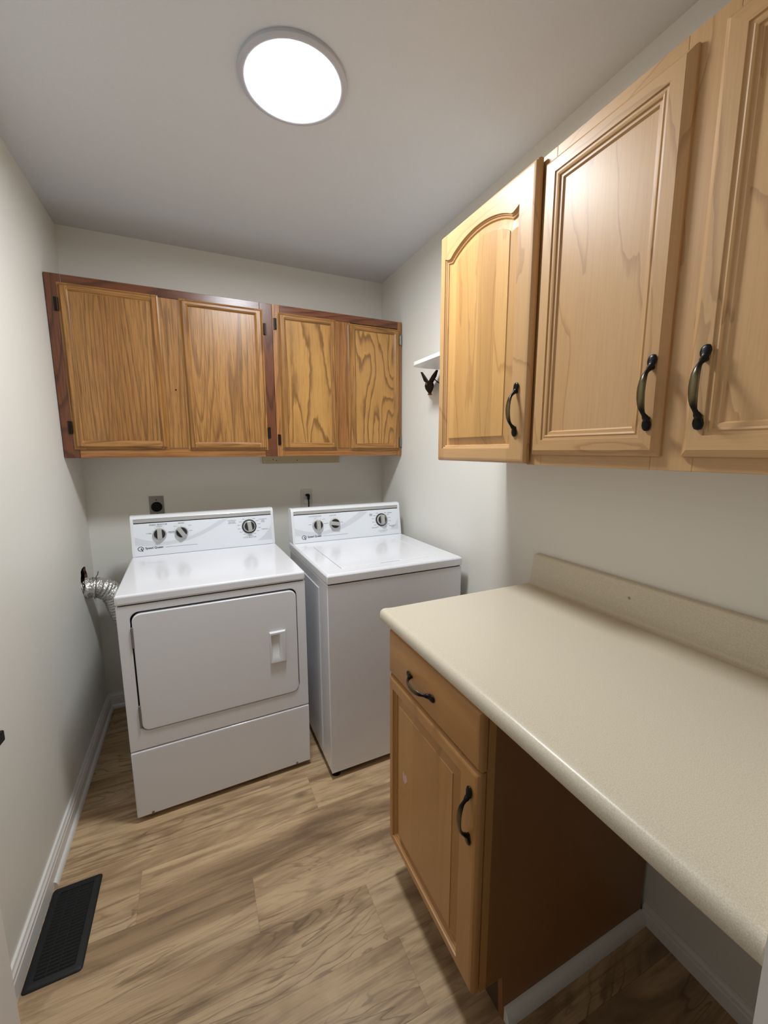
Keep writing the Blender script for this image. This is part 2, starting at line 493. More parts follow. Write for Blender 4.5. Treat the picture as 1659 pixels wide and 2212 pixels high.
def door_pieces(w, h, sl, sr, rb, rt, outer, inner, panel, thick, arch=None, mitre=False, ncols=0, staves=()):
    """Frame-and-panel door as a height field cut into pieces.
    outer: [(distance from the outer edge, height)], inner: [(distance from the frame's inner edge, height)] into the opening,
    panel: [(distance, height)] continuing inward.  arch(a) lifts/lowers the top edge of the opening.
    Returns {piece: bmesh} in (a, b, n) coordinates."""
    prof_o = sorted(outer)
    steps = sorted(inner + panel)
    A = [d for d, _ in prof_o] + [w - d for d, _ in prof_o] + [sl + d for d, _ in steps] + [w - sr - d for d, _ in steps] + list(staves)
    if ncols: A += [sl + (w - sl - sr) * i / ncols for i in range(ncols + 1)]
    A = breaks(A)
    # rows: (kind, offset) so that the top rows may follow the arch
    rows = [('b', d) for d, _ in prof_o] + [('b', rb + d) for d, _ in steps] + [('a', d) for d, _ in reversed(steps)] + [('t', d) for d, _ in reversed(prof_o)]

    def interp(prof, d):
        if d <= prof[0][0]: return prof[0][1]
        for (d0, h0), (d1, h1) in zip(prof, prof[1:]):
            if d <= d1: return h0 + (h1 - h0) * (d - d0) / max(d1 - d0, 1e-9)
        return prof[-1][1]

    def top(a):
        base = h - rt
        if arch is None: return base
        return base + arch(min(max((a - sl) / (w - sl - sr), 0), 1))

    def slope(a):
        if arch is None: return 1.0
        e = 0.002; return math.sqrt(1 + ((top(a + e) - top(a - e)) / (2 * e)) ** 2)

    def pos(i, j):
        a = A[i]; k, d = rows[j]
        if k == 'b': return a, d
        if k == 't': return a, h - d
        return a, top(a) - d * slope(a)
    G = {}
    for i in range(len(A)):
        for j in range(len(rows)):
            a, b = pos(i, j)
            n = interp(prof_o, min(a, w - a, b, h - b))
            tp = top(a)
            da = min(a - sl, w - sr - a); db = min(b - rb, (tp - b) / slope(a))
            dd = min(da, db)
            if dd >= steps[0][0] - 1e-7: n = interp(steps, dd)
            G[i, j] = (a, b, n)
    pieces = {}

    def put(name, cells): pieces.setdefault(name, []).append(cells)
    e = 1e-6
    for i in range(len(A) - 1):
        for j in range(len(rows) - 1):
            q = [G[i, j], G[i + 1, j], G[i + 1, j + 1], G[i, j + 1]]
            am = sum(p[0] for p in q) / 4; bmid = sum(p[1] for p in q) / 4
            da_l, da_r, db_b, db_t = am, w - am, bmid, h - bmid
            split = mitre and min(q[k][0] for k in range(4)) is not None
            inl, inr = am < sl + inner[-1][0], am > w - sr - inner[-1][0]
            bm_ = rows[j + 1][0] == 'b' and rows[j + 1][1] <= rb + inner[-1][0] + e
            tm_ = rows[j][0] in 'at' and (rows[j][0] == 't' or rows[j][1] <= inner[-1][0] + e)
            if mitre and (inl or inr) and (bm_ or tm_):
                sx = 'stile' + ('L' if inl else 'R'); sy = 'rail' + ('B' if bm_ else 'T')
                dx = da_l if inl else da_r; dy = db_b if bm_ else db_t
                if abs(dx - dy) < 1e-5:
                    # diagonal cell: two triangles
                    if inl == bm_:
                        t1 = [q[0], q[1], q[2]]; t2 = [q[0], q[2], q[3]]
                        if inl: put(sy, t1); put(sx, t2)
                        else: put(sx, t1); put(sy, t2)
                    else:
                        t1 = [q[0], q[1], q[3]]; t2 = [q[1], q[2], q[3]]
                        if inl: put(sx, t1); put(sy, t2)
                        else: put(sy, t1); put(sx, t2)
                else: put(sx if dx < dy else sy, q)
            elif inl: put('stileL', q)
            elif inr: put('stileR', q)
            elif bm_: put('railB', q)
            elif tm_: put('railT', q)
            else:
                kk = sum(1 for s in staves if am > s); put('panel%d' % kk if staves else 'panel', q)
    out = {}
    for name, cells in pieces.items():
        bm = bmesh.new(); vt = {}; vb = {}; cnt = {}

        def V(p, tab, n):
            key = (round(p[0], 6), round(p[1], 6))
            if key not in tab: tab[key] = bm.verts.new((p[0], p[1], n))
            return tab[key]
        for q in cells:
            ks = [(round(p[0], 6), round(p[1], 6)) for p in q]
            if len(set(ks)) < 3: continue
            q2 = [p for k_, p in enumerate(q) if ks[k_] not in ks[:k_]]
            tv = [V(p, vt, p[2]) for p in q2]; bv = [V(p, vb, 0.0) for p in q2]
            try:
                bm.faces.new(tv); bm.faces.new(bv[::-1])
            except ValueError: continue
            ks = [(round(p[0], 6), round(p[1], 6)) for p in q2]
            for x, y in zip(ks, ks[1:] + ks[:1]):
                kk = (x, y) if x < y else (y, x); cnt[kk] = cnt.get(kk, 0) + 1
        for (x, y), c_ in cnt.items():
            if c_ == 1: bm.faces.new((vt[x], vt[y], vb[y], vb[x]))
        out[name] = bm
    return out


def place_back(x0, yf, z0): return Matrix(((1, 0, 0, x0), (0, 0, -1, yf), (0, 1, 0, z0), (0, 0, 0, 1)))
def place_right(xf, y0, z0): return Matrix(((0, 0, -1, xf), (1, 0, 0, y0), (0, 1, 0, z0), (0, 0, 0, 1)))


def build_door(parent, mats, place, name='door', door_label=None, mats_by=None, **kw):
    """door part (its mesh is the panel) with stiles and rails as sub-parts"""
    pcs = door_pieces(**kw)
    hax = 'x' if place[0][0] == 1 else 'y'
    mats_by = mats_by or {}
    panels = sorted(k for k in pcs if k.startswith('panel'))
    bm = pcs.pop(panels[len(panels) // 2]); bm.transform(place)
    d = obj(name, bm, mats_by.get('panel', mats['z']), parent, world=True, smooth=25, label=door_label)
    for k in panels:
        if k in pcs:
            bm = pcs.pop(k); bm.transform(place); obj('panel_board', bm, mats_by.get('panel', mats['z']), d, world=True, smooth=25)
    for k, bm in pcs.items():
        bm.transform(place)
        ax = 'z' if k.startswith('stile') else hax
        obj(k[:-1], bm, mats_by.get(k, mats[ax]), d, world=True, smooth=25)
    return d


def handle_mesh():
    """footed bail pull, 0.148 long along z, standing out along +y (local), origin at its middle on the door face"""
    half = [(0.074, 0.0025, 0.001, 0.001), (0.0725, 0.003, 0.0060, 0.002), (0.068, 0.0035, 0.0088, 0.003), (0.062, 0.004, 0.0100, 0.0035), (0.056, 0.005, 0.0086, 0.0038),
            (0.0515, 0.0065, 0.0058, 0.0042), (0.049, 0.008, 0.0066, 0.0055), (0.0465, 0.010, 0.0062, 0.0056), (0.043, 0.0140, 0.0042, 0.0042), (0.038, 0.0190, 0.0042, 0.0038), (0.031, 0.0236, 0.0062, 0.0036),
            (0.022, 0.0268, 0.0076, 0.0034), (0.011, 0.0288, 0.0084, 0.0033), (0.0, 0.0295, 0.0086, 0.0033)]
    full = half + [(-a, b, c, d) for a, b, c, d in half[-2::-1]]
    bm = tube([(0, o, z) for z, o, _, _ in full], [(c, d) for _, _, c, d in full], 14, up=(0, 1, 0.3))
    # little posts behind the bail
    for s in (1, -1): tube([(0, 0.0, s * 0.049), (0, 0.008, s * 0.049)], 0.0045, 10, bm)
    bmesh.ops.recalc_face_normals(bm, faces=bm.faces[:])
    me = bpy.data.meshes.new('handle'); bm.to_mesh(me); bm.free(); me.materials.append(M_BRONZE)
    for p in me.polygons: p.use_smooth = True
    me.set_sharp_from_angle(angle=math.radians(60))
    return me


HME = handle_mesh()


def handle(parent, loc, horizontal=False):
    """on faces that look towards -x"""
    o = bpy.data.objects.new('handle', HME); C.objects.link(o); o.parent = parent
    root = parent
    off = Vector((0, 0, 0))
    while root is not None: off += root.location; root = root.parent
    o.location = Vector(loc) - off
    o.rotation_euler = Matrix(((0, -1, 0), (0, 0, 1), (-1, 0, 0))).to_euler() if horizontal else (0, 0, math.pi / 2)
    o['label'] = 'dark antique bronze pull'
    return o


def hinge(parent, x, y, z, side, mat):
    """small partial-wrap hinge beside a door of the back cabinets"""
    bm = box(x - 0.006, x + 0.006, y - 0.0035, y, z - 0.028, z + 0.028)
    lathe([(0.0, z - 0.024), (0.0042, z - 0.024), (0.0042, z + 0.024), (0.0, z + 0.024)], 10, 'z', (x + side * 0.006, y - 0.005, 0), bm)
    for s in (-1, 1): lathe([(0.0, z + s * 0.0255 - 0.0015), (0.003, z + s * 0.0255 - 0.0015), (0.003, z + s * 0.0255 + 0.0015), (0, z + s * 0.0255 + 0.0015)], 8, 'z', (x + side * 0.006, y - 0.005, 0), bm)
    return obj('hinge', bm, mat, parent, world=True, smooth=40)


# --- oak wall cabinets on the back wall
YF = 2.2508; Z0, Z1 = 1.3885, 2.159
oak_prof = dict(outer=[(0.0, 0.0015), (0.006, 0.0035), (0.011, 0.0125), (0.0145, 0.0175), (0.0147, 0.0175)],
                inner=[(-0.010, 0.0175), (-0.0085, 0.0155), (-0.004, 0.0130), (-0.002, 0.0085), (0.0, 0.0070)], panel=[(0.0005, 0.0065), (0.02, 0.0065)], thick=0.0175)
M_HINGE = plain('dark_hinge', srgb(40, 30, 26), 0.4, 0.6)


def oak_cabinet(x0, x1, frame, label, doors, hinges):
    t = thing('wall_cabinet', label, 'cabinet', (x0, D, Z0))
    g_ = 0.0006
    obj('carcass', box(x0 + g_, x1 - g_, YF + 0.019, D - 0.0005, Z0 + 0.002, Z1 - 0.001), OAKF['z'], t, world=True)
    obj('underside', box(x0 + g_, x1 - g_, YF + 0.019, D - 0.0005, Z0 + 0.0005, Z0 + 0.002), OAKF['x'], t, world=True)
    st = frame['stiles']
    for a, b, m in (st[0], st[-1]): obj('frame_stile', box(a + g_, b - g_, YF, YF + 0.019, Z0, Z1), m['z'], t, world=True, bevel=0.001)
    a, b, m = st[1]; obj('frame_stile', box(a, b, YF + 0.0002, YF + 0.019, Z0 + 0.0455, Z1 - 0.0405), m['z'], t, world=True, bevel=0.0006)
    a, b = st[0][1], st[-1][0]
    obj('frame_rail', box(a, b, YF + 0.0003, YF + 0.019, Z1 - 0.040, Z1), frame['top']['x'], t, world=True, bevel=0.001)
    obj('frame_rail', box(a, b, YF + 0.0003, YF + 0.019, Z0, Z0 + 0.045), frame['bot']['x'], t, world=True, bevel=0.001)
    for (a, b, z0, z1, sl, sr, mats_by, dl), hs in zip(doors, hinges):
        d = build_door(t, OAK, place_back(a, YF - 0.0004, z0), w=b - a, h=z1 - z0, sl=sl, sr=sr, rb=0.040, rt=0.034, mats_by=mats_by, door_label=dl, **oak_prof)
        for (hx, hz, side, m) in hs: hinge(d, hx, YF - 0.0002, hz, side, m)
    return t


XS, XR = 0.9335, 1.679
c1 = oak_cabinet(0.002, XS, dict(stiles=[(0.002, 0.062, OAKD), (0.405, 0.520, OAK), (0.872, XS, OAKD)], top=OAKD, bot=OAKF),
                 'reddish-framed oak wall cabinet touching the left wall, above the dryer',
                 [(0.043, 0.420, 1.427, 2.1255, 0.043, 0.034, {}, 'oak door with straight fine grain'), (0.505, 0.886, 1.4225, 2.1255, 0.038, 0.042, {}, None)],
                 [[(0.0345, 2.037, 1, M_HINGE), (0.0345, 1.523, 1, M_HINGE)], [(0.8965, 2.033, -1, M_HINGE), (0.8965, 1.513, -1, M_HINGE)]])
bm = lathe([(0.0, 0), (0.004, 0), (0.004, 0.0004), (0.0, 0.0004)], 12, 'y', (0.4664, YF - 0.0005, 1.7085))
obj('knob_hole', bm, M_GAP, c1, world=True)  # flat dark disc standing in for a knob hole in the stile
c2 = oak_cabinet(XS, XR, dict(stiles=[(XS, 0.972, OAKF), (1.258, 1.358, OAKF), (1.652, XR, OAKF)], top=OAKD, bot=OAKF),
                 'light oak wall cabinet with boldly streaked door panels, above the washer',
                 [(0.9565, 1.2730, 1.4235, 2.1215, 0.043, 0.035, {'panel': OAKBOLD}, 'oak door with bold dark streaks'), (1.341, 1.6665, 1.4195, 2.1145, 0.046, 0.043, {'panel': OAKBOLD}, None)],
                 [[(0.9445, 2.064, 1, M_HINGE), (0.9445, 1.477, 1, M_HINGE)], [(1.6735, 2.057, -1, M_STEEL), (1.6735, 1.468, -1, M_STEEL)]])
t = thing('wood_cleat', 'tan painted wood strip on the back wall below the oak cabinets', 'wood strip', (1.13, D, 1.341))
obj('board', box(0.895, 1.372, D - 0.019, D - 0.0004, 1.341, 1.3872), M_CLEAT, t, world=True, bevel=0.001)
for x in (0.955, 0.975, 1.10):
    obj('nail_head', lathe([(0, -0.0196), (0.003, -0.0196), (0.003, -0.0188), (0, -0.0188)], 10, 'y', (x, D, 1.365 + random.uniform(-.006, .006))), M_GAP, t, world=True)

# --- maple wall cabinets on the right wall
# cabinet with arched door
AY0, AY1, AZ0, AZ1, AXF = 0.8712, 1.3185, 1.383, 2.146, 1.3527
t = thing('wall_cabinet', 'maple wall cabinet with a single arched raised-panel door', 'cabinet', (W, 1.10, AZ0))
obj('carcass', box(1.3745, W - 0.0005, 0.8866, AY1 - 0.002, AZ0 + 0.003, AZ1 - 0.001), MAP['z'], t, world=True)
def arch_fn(s):
    q = abs(2 * s - 1)
    if q < 0.83: return 0.040 * (1 - (q / 0.83) ** 2) ** 0.9
    return 0.010 * ((q - 0.83) / 0.17) ** 1.5
raised = dict(outer=[(0.0, 0.010), (0.002, 0.0145), (0.006, 0.0185), (0.012, 0.0205), (0.0122, 0.0205)],
              inner=[(-0.0005, 0.0205), (0.0005, 0.0165), (0.003, 0.0160), (0.005, 0.0125), (0.009, 0.0115), (0.011, 0.0075)], panel=[(0.013, 0.0070), (0.036, 0.0150), (0.0368, 0.0172), (0.06, 0.0172)], thick=0.0205)
d = build_door(t, MAP, place_right(AXF + 0.0205, AY0, AZ0), w=AY1 - AY0, h=AZ1 - AZ0, sl=0.059, sr=0.034, rb=0.043, rt=0.091, arch=arch_fn, ncols=44,
               mats_by={'panel': ARCHB}, staves=(0.1485, 0.2285, 0.3475), door_label='maple door with an arched panel of glued boards', **raised)
handle(d, (AXF, 0.9085, 1.5315))

# double-door cabinet
FX = 1.3608; FXF = FX + 0.0190; FY0, FY1, FZ0, FZ1 = 0.1505, 0.886, 1.3795, 2.152
t = thing('wall_cabinet', 'maple wall cabinet with two flat-panel doors and twin bronze pulls', 'cabinet', (W, 0.52, FZ0))
obj('carcass', box(FXF + 0.019, W - 0.0005, FY0, FY1 - 0.0006, FZ0 + 0.003, FZ1 - 0.001), MAP['z'], t, world=True)
for a, b in ((0.834, FY1), (0.46, 0.540), (FY0, 0.175)): obj('frame_stile', box(FXF, FXF + 0.019, a, b - 0.0004, FZ0, FZ1), MAP['z'], t, world=True, bevel=0.001)
for z0, z1 in ((FZ0, FZ0 + 0.045), (FZ1 - 0.045, FZ1)):
    obj('frame_rail', box(FXF + 0.0002, FXF + 0.019, 0.540, 0.834, z0, z1), MAP['y'], t, world=True, bevel=0.001)
    obj('frame_rail', box(FXF + 0.0002, FXF + 0.019, 0.175, 0.46, z0, z1), MAP['y'], t, world=True, bevel=0.001)
flat = dict(outer=[(0.0, 0.006), (0.003, 0.0105), (0.012, 0.0175), (0.0125, 0.0185), (0.0127, 0.0185)],
            inner=[(-0.023, 0.0185), (-0.0222, 0.0155), (-0.017, 0.0150), (-0.014, 0.0165), (-0.0105, 0.0150), (-0.0095, 0.0115), (-0.003, 0.0110), (-0.001, 0.0085), (0.0, 0.0070)], panel=[(0.0005, 0.0065), (0.02, 0.0065)], thick=0.0185, mitre=True)
d = build_door(t, MAP, place_right(FXF, 0.5185, 1.4075), w=0.3415, h=0.7155, sl=0.0615, sr=0.0615, rb=0.0615, rt=0.0615, **flat)
handle(d, (FX, 0.5395, 1.532))
d = build_door(t, MAP, place_right(FXF, 0.153, 1.4075), w=0.3245, h=0.7155, sl=0.0615, sr=0.0615, rb=0.0615, rt=0.0615, **flat)
handle(d, (FX, 0.4455, 1.530))

# --- base cabinet
BX, BY0, BY1 = 1.041, 0.6234, 1.0809
ZC = 0.918
t = thing('base_cabinet', 'maple base cabinet with one drawer over one door, under the worktop', 'cabinet', (W, 0.85, 0))
BXF = BX + 0.0205
side = [(BXF + 0.019, 0.138), (BXF + 0.070, 0.138), (BXF + 0.078, 0.0), (W - 0.014, 0.0), (W - 0.014, ZC - 0.0385), (BXF + 0.019, ZC - 0.0385)]
for a, b in ((BY0, BY0 + 0.016), (BY1 - 0.016, BY1)): obj('side_panel', prism(side, a, b, 'y'), SIDEB, t, world=True)
obj('bottom_panel', box(BXF + 0.019, W - 0.014, BY0 + 0.016, BY1 - 0.016, 0.138, 0.154), MAPB['y'], t, world=True)
obj('back_panel', box(W - 0.020, W - 0.014, BY0 + 0.016, BY1 - 0.016, 0.154, ZC - 0.04), MAPB['z'], t, world=True)
obj('toe_board', box(BXF + 0.078, BXF + 0.09, BY0 + 0.0165, BY1 - 0.0165, 0.0, 0.137), plain('toe_kick_brown', srgb(84, 66, 50), 0.7), t, world=True)
for a, b in ((BY0, BY0 + 0.04), (BY1 - 0.04, BY1)): obj('frame_stile', box(BXF, BXF + 0.019, a, b, 0.138, ZC - 0.0385), MAPB['z'], t, world=True)
for a, b in ((0.138, 0.17), (0.71, 0.75), (0.85, ZC - 0.0385)): obj('frame_rail', box(BXF + 0.0002, BXF + 0.019, BY0 + 0.04, BY1 - 0.04, a, b), MAPB['y'], t, world=True)
obj('quarter_round', prism([(BY0 - 0.0004, 0.0005)] + [(BY0 - 0.0004 - 0.020 * math.cos(a), 0.0005 + 0.040 * math.sin(a)) for a in [math.pi / 2 * i / 6 for i in range(7)]], 1.142, W - 0.0135, 'x'), M_TRIM, t, world=True, smooth=50, label='white quarter-round strip')
d = build_door(t, MAPB, place_right(BXF - 0.0025, BY0 + 0.002, 0.138), w=BY1 - BY0 - 0.004, h=0.588, sl=0.064, sr=0.030, rb=0.030, rt=0.038, staves=(0.16, 0.30), **raised)
handle(d, (BX - 0.0025, 0.6525, 0.6055))
for z in (0.20, 0.66): obj('bumper', box(BXF - 0.0026, BXF + 0.0001, BY0 + 0.012, BY0 + 0.020, z, z + 0.008), M_GAP, t, world=True)
# drawer front: slab with rounded edges
bm = bmesh.new()
dw, dh = BY1 - BY0 - 0.002, 0.142
prof = [(0.0, 0.0), (0.0, 0.010), (0.002, 0.0145), (0.006, 0.0185), (0.012, 0.0205)]
rings = []
for dd, n in prof: rings.append([bm.verts.new((a, b, n)) for a, b in ((dd, dd), (dw - dd, dd), (dw - dd, dh - dd), (dd, dh - dd))])
for A_, B_ in zip(rings, rings[1:]):
    for i in range(4): bm.faces.new((A_[i], A_[(i + 1) % 4], B_[(i + 1) % 4], B_[i]))
bm.faces.new(rings[0][::-1]); bm.faces.new(rings[-1])
bm.transform(place_right(BXF - 0.0025, BY0 + 0.001, 0.7315))
d = obj('drawer_front', bm, MAPB['y'], t, world=True, smooth=25)
handle(d, (BX - 0.0025, 0.878, 0.7955), True)
bm = bmesh.new()
pts = [(0.0, -0.013), (0.006, -0.008), (0.007, 0.004), (0.004, 0.013), (0.002, 0.004), (-0.004, 0.010), (-0.006, 0.0), (-0.003, -0.006)]
prism([(0.969 + a * 2.2, 0.440 + b * 1.6) for a, b in pts], BX + 0.0003, BX + 0.0010, 'x', bm)
obj('paint_smudge', bm, plain('pink_white_smudge', srgb(214, 178, 168), 0.6), t, world=True)

# --- worktop
CY0, CY1 = 0.1525, 1.1315
t = thing('worktop', 'long beige laminate worktop with a coved backsplash, over the base cabinet', 'worktop', (W, 0.64, ZC))
CX = 1.0316
zt = ZC
prof = [(W - 0.0005, zt - 0.030), (CX + 0.05, zt - 0.030), (CX + 0.05, zt - 0.038), (CX + 0.012, zt - 0.038), (CX + 0.0055, zt - 0.0365), (CX + 0.0015, zt - 0.032), (CX, zt - 0.025), (CX, zt - 0.014), (CX + 0.002, zt - 0.007), (CX + 0.006, zt - 0.0015), (CX + 0.012, zt + 0.0015), (CX + 0.020, zt + 0.0022), (CX + 0.030, zt + 0.0012), (CX + 0.042, zt), (W - 0.0005, zt)]
obj('deck', prism(prof, CY0, CY1, 'y'), M_LAM, t, world=True, smooth=50, bevel=0.0015)
bs = 0.118; bt = 0.020
pb = [(W - 0.0005, zt + 0.0002), (W - bt - 0.015, zt + 0.0002)] + [(W - bt - 0.015 + 0.015 * math.sin(a), zt + 0.0155 - 0.015 * math.cos(a)) for a in [math.pi / 2 * i / 5 for i in range(1, 6)]] + [(W - bt, zt + bs - 0.008), (W - bt + 0.002, zt + bs - 0.003), (W - bt + 0.007, zt + bs), (W - 0.0005, zt + bs)]
bm = prism(pb, CY0, CY1, 'y')
for v in bm.verts:                                   # rounded far top corner
    if v.co.y > CY1 - 1e-4 and v.co.z > zt + bs - 0.012: v.co.y -= 0.012 if v.co.z < zt + bs - 0.0025 else 0.020
bsp = obj('backsplash', bm, M_LAM, t, world=True, smooth=50, bevel=0.0015)
bm = lathe([(0.0, -0.0012), (0.003, -0.0012), (0.0042, 0.0), (0.0, 0.0)], 14, 'x', (W - bt, 0.7424, 0.988))
obj('screw', bm, M_STEEL, bsp, world=True)
bm = prism([(1.0600, 0.502), (1.0608, 0.502), (1.0640, 0.4965), (1.0630, 0.490), (1.0626, 0.490), (1.0634, 0.4965)], zt + 0.0001, zt + 0.0004, 'z')
obj('scratch', bm, M_INK, t, world=True)


# ------------------------------------------------------------------ dryer and washer
def swoosh(pts_top, pts_bot):
    bm = bmesh.new()
    A = [bm.verts.new((x, y, 0)) for x, y in pts_top]; B = [bm.verts.new((x, y, 0)) for x, y in pts_bot]
    for i in range(len(A) - 1): bm.faces.new((A[i], A[i + 1], B[i + 1], B[i]))
    return bm


def bez(p0, p1, p2, n=18):
    return [((1 - s) ** 2 * p0[0] + 2 * s * (1 - s) * p1[0] + s * s * p2[0], (1 - s) ** 2 * p0[1] + 2 * s * (1 - s) * p1[1] + s * s * p2[1]) for s in [i / n for i in range(n + 1)]]


def bar2(x0, y0, x1, y1, th, bm):
    dx, dy = x1 - x0, y1 - y0; L = math.hypot(dx, dy); nx, ny = -dy / L * th / 2, dx / L * th / 2
    v = [bm.verts.new((x0 + nx, y0 + ny, 0)), bm.verts.new((x1 + nx, y1 + ny, 0)), bm.verts.new((x1 - nx, y1 - ny, 0)), bm.verts.new((x0 - nx, y0 - ny, 0))]
    bm.faces.new(v)


def ring2(x, y, r0, r1, bm, n=40, sx=1.0):
    A = [bm.verts.new((x + sx * r0 * math.cos(2 * math.pi * i / n), y + r0 * math.sin(2 * math.pi * i / n), 0)) for i in range(n)]
    B = [bm.verts.new((x + sx * r1 * math.cos(2 * math.pi * i / n), y + r1 * math.sin(2 * math.pi * i / n), 0)) for i in range(n)]
    for i in range(n): bm.faces.new((A[i], A[(i + 1) % n], B[(i + 1) % n], B[i]))


def console(t, w, v0, zb, zt_, knobs, texts, logo, washer):
    """control console on the back of an appliance; local u (x), v (y), z"""
    hgt = zt_ - zb
    lean = 0.028
    zf = zb + hgt * 0.80                                   # top of the printed face
    fv = lambda z: v0 + lean * (z - zb) / (zf - zb)
    vb = v0 + 0.098
    cap = [(v0 - 0.002, zb + 0.003), (fv(zf) - 0.004, zf + 0.004), (fv(zf) - 0.002, zt_ - 0.016), (fv(zf) + 0.006, zt_ - 0.004), (fv(zf) + 0.018, zt_), (vb - 0.012, zt_ - 0.002), (vb, zt_ - 0.014), (vb, zb), (v0, zb)]
    for a, b in ((0.004, 0.017), (w - 0.017, w - 0.004)): obj('console_end', prism(cap, a, b, 'x'), M_WPLAST, t, bevel=0.005, seg=3, smooth=40)
    # face
    obj('console_face', prism([(v0, zb + 0.002), (fv(zf), zf), (fv(zf) + 0.03, zf), (v0 + 0.03, zb + 0.002)], 0.017, w - 0.017, 'x'), M_PANEL, t)
    obj('console_shade_strip', box(0.017, w - 0.017, fv(zf) + 0.004, fv(zf) + 0.02, zf, zf + 0.005), M_GAP, t)  # solid dark strip coloured as the shadow below the band
    obj('console_band', prism([(fv(zf) - 0.001, zf + 0.005), (fv(zf) + 0.001, zt_ - 0.0165), (fv(zf) + 0.03, zt_ - 0.0165), (fv(zf) + 0.03, zf + 0.005)], 0.017, w - 0.017, 'x'), M_GREYBAND, t)
    obj('console_top', prism([(fv(zf) - 0.001, zt_ - 0.016), (fv(zf) + 0.006, zt_ - 0.005), (fv(zf) + 0.016, zt_ - 0.001), (vb - 0.012, zt_ - 0.003), (vb, zt_ - 0.015), (vb, zb + 0.002), (vb - 0.02, zb + 0.002), (vb - 0.02, zt_ - 0.02)], 0.017, w - 0.017, 'x'), M_WPLAST, t, smooth=40)
    # frame of the printed face: (u, s) -> local; s measured up the face from its bottom
    L = math.hypot(lean, zf - zb); cs, sn = (zf - zb) / L, lean / L
    def P(lift): return Matrix(((1, 0, 0, 0), (0, sn, -cs * -1 * -1, v0 - lift * cs), (0, cs, sn, zb + lift * sn), (0, 0, 0, 1)))
    def face(bm, mat, name, lift, par=t, **kw):
        bm.transform(P(lift)); return obj(name, bm, mat, par, **kw)
    S = lambda z: (z - zb) / cs
    # grey swooshes
    sw = swoosh(bez((0.019, S(1.008)), (0.19, S(0.925)), (0.40, S(1.075) if washer else S(1.06))), bez((0.019, S(0.972)), (0.20, S(0.920)), (0.355, S(1.075) if washer else S(1.06)))[:0] or bez((0.019, S(0.968)), (0.25, S(0.925)), (0.45, S(1.069))))
    face(sw, M_SWOOSH, 'grey_swoosh', 0.0003)
    sw = swoosh(bez((w - 0.150, S(zb + 0.006)), (w - 0.05, S(0.945)), (w - 0.0185, S(1.022))), bez((w - 0.150, S(zb + 0.004)), (w - 0.05, S(zb + 0.004)), (w - 0.0185, S(zb + 0.004))))
    face(sw, M_SWOOSH, 'grey_swoosh', 0.0003)
    # ink: lines and ticks
    bm = bmesh.new()
    bar2(logo[0] + 0.105, S(logo[1]) - 0.001, logo[0] + 0.25, S(logo[1]) - 0.001, 0.0016, bm)
    for (ku, kz, r, ang, big) in knobs:
        if big:
            ring2(ku, S(kz), r + 0.0055, r + 0.0065, bm)
            for i in range(14):
                a = 2 * math.pi * (i + 0.5) / 14
                bar2(ku + (r + 0.010) * math.cos(a), S(kz) + (r + 0.010) * math.sin(a), ku + (r + 0.0135) * math.cos(a), S(kz) + (r + 0.0135) * math.sin(a), 0.0009, bm)
                if abs(math.cos(a)) > 0.3:
                    s_ = 1 if math.cos(a) > 0 else -1
                    xx = ku + (r + 0.017) * math.cos(a); yy_ = S(kz) + (r + 0.013) * math.sin(a)
                    bar2(xx, yy_, xx + s_ * 0.012, yy_, 0.0022, bm)
        else:
            for a in (30, 60, 90, 120, 150):
                c_, s_ = math.cos(math.radians(a)), math.sin(math.radians(a))
                bar2(ku + (r + 0.003) * c_, S(kz) + (r + 0.003) * s_, ku + (r + 0.007) * c_, S(kz) + (r + 0.007) * s_, 0.0008, bm)
            for a in (10, 170):
                c_, s_ = math.cos(math.radians(a)), math.sin(math.radians(a)); q = 1 if c_ > 0 else -1
                bar2(ku + (r + 0.005) * c_, S(kz) + (r + 0.004) * s_, ku + (r + 0.005) * c_ + q * 0.014, S(kz) + (r + 0.004) * s_, 0.002, bm)
    face(bm, M_INKL, 'printed_marks', 0.0005)['kind'] = 'stuff'
    for (body, u, z, size, dark) in texts:
        face(text_bm(body, size, Matrix.Translation((u, S(z), 0)), 0.00005), M_INK if dark else M_INKL, 'lettering', 0.0006)
    # emblem: ring with a tail, and the name beside it
    bm = bmesh.new(); lu, lz = logo
    ring2(lu, S(lz), 0.0085, 0.0112, bm, 36, 1.15)
    bar2(lu + 0.001, S(lz) + 0.002, lu + 0.009, S(lz) - 0.014, 0.0028, bm)
    bar2(lu - 0.001, S(lz) - 0.004, lu + 0.004, S(lz) + 0.004, 0.0018, bm); bar2(lu + 0.0035, S(lz) + 0.004, lu + 0.006, S(lz) - 0.006, 0.0018, bm)
    face(bm, M_INK, 'emblem', 0.0006)
    face(text_bm('Speed Queen', 0.0142, Matrix.Translation((lu + 0.019, S(lz) + 0.001, 0)), 0.00005, 'LEFT', 0.0004), M_INK, 'lettering', 0.0006)
    # knobs
    for (ku, kz, r, ang, big) in knobs:
        M = P(0.0) @ Matrix.Translation((ku, S(kz), 0))
        bm = lathe([(0.0, 0.0), (r, 0.0), (r, 0.004), (r * 0.93, 0.014), (r * 0.84, 0.0165), (r * 0.80, 0.0145), (0.0, 0.0135)], 40)
        bm.transform(M); kb = obj('knob', bm, M_KNOB, t, smooth=40)
        if big:
            bm = lathe([(r + 0.001, 0.0003), (r * 1.16, 0.0003), (r * 1.16, 0.004), (r * 1.05, 0.0052), (r + 0.001, 0.005)], 40); bm.transform(M); obj('dial_skirt', bm, M_DARKPL, kb, smooth=40)
        bm = lathe([(0.0, 0.0137), (r * 0.79, 0.0147), (r * 0.79, 0.0153), (0.0, 0.0153)], 36); bm.transform(M); obj('dark_inset', bm, M_DARKPL, kb, smooth=40)
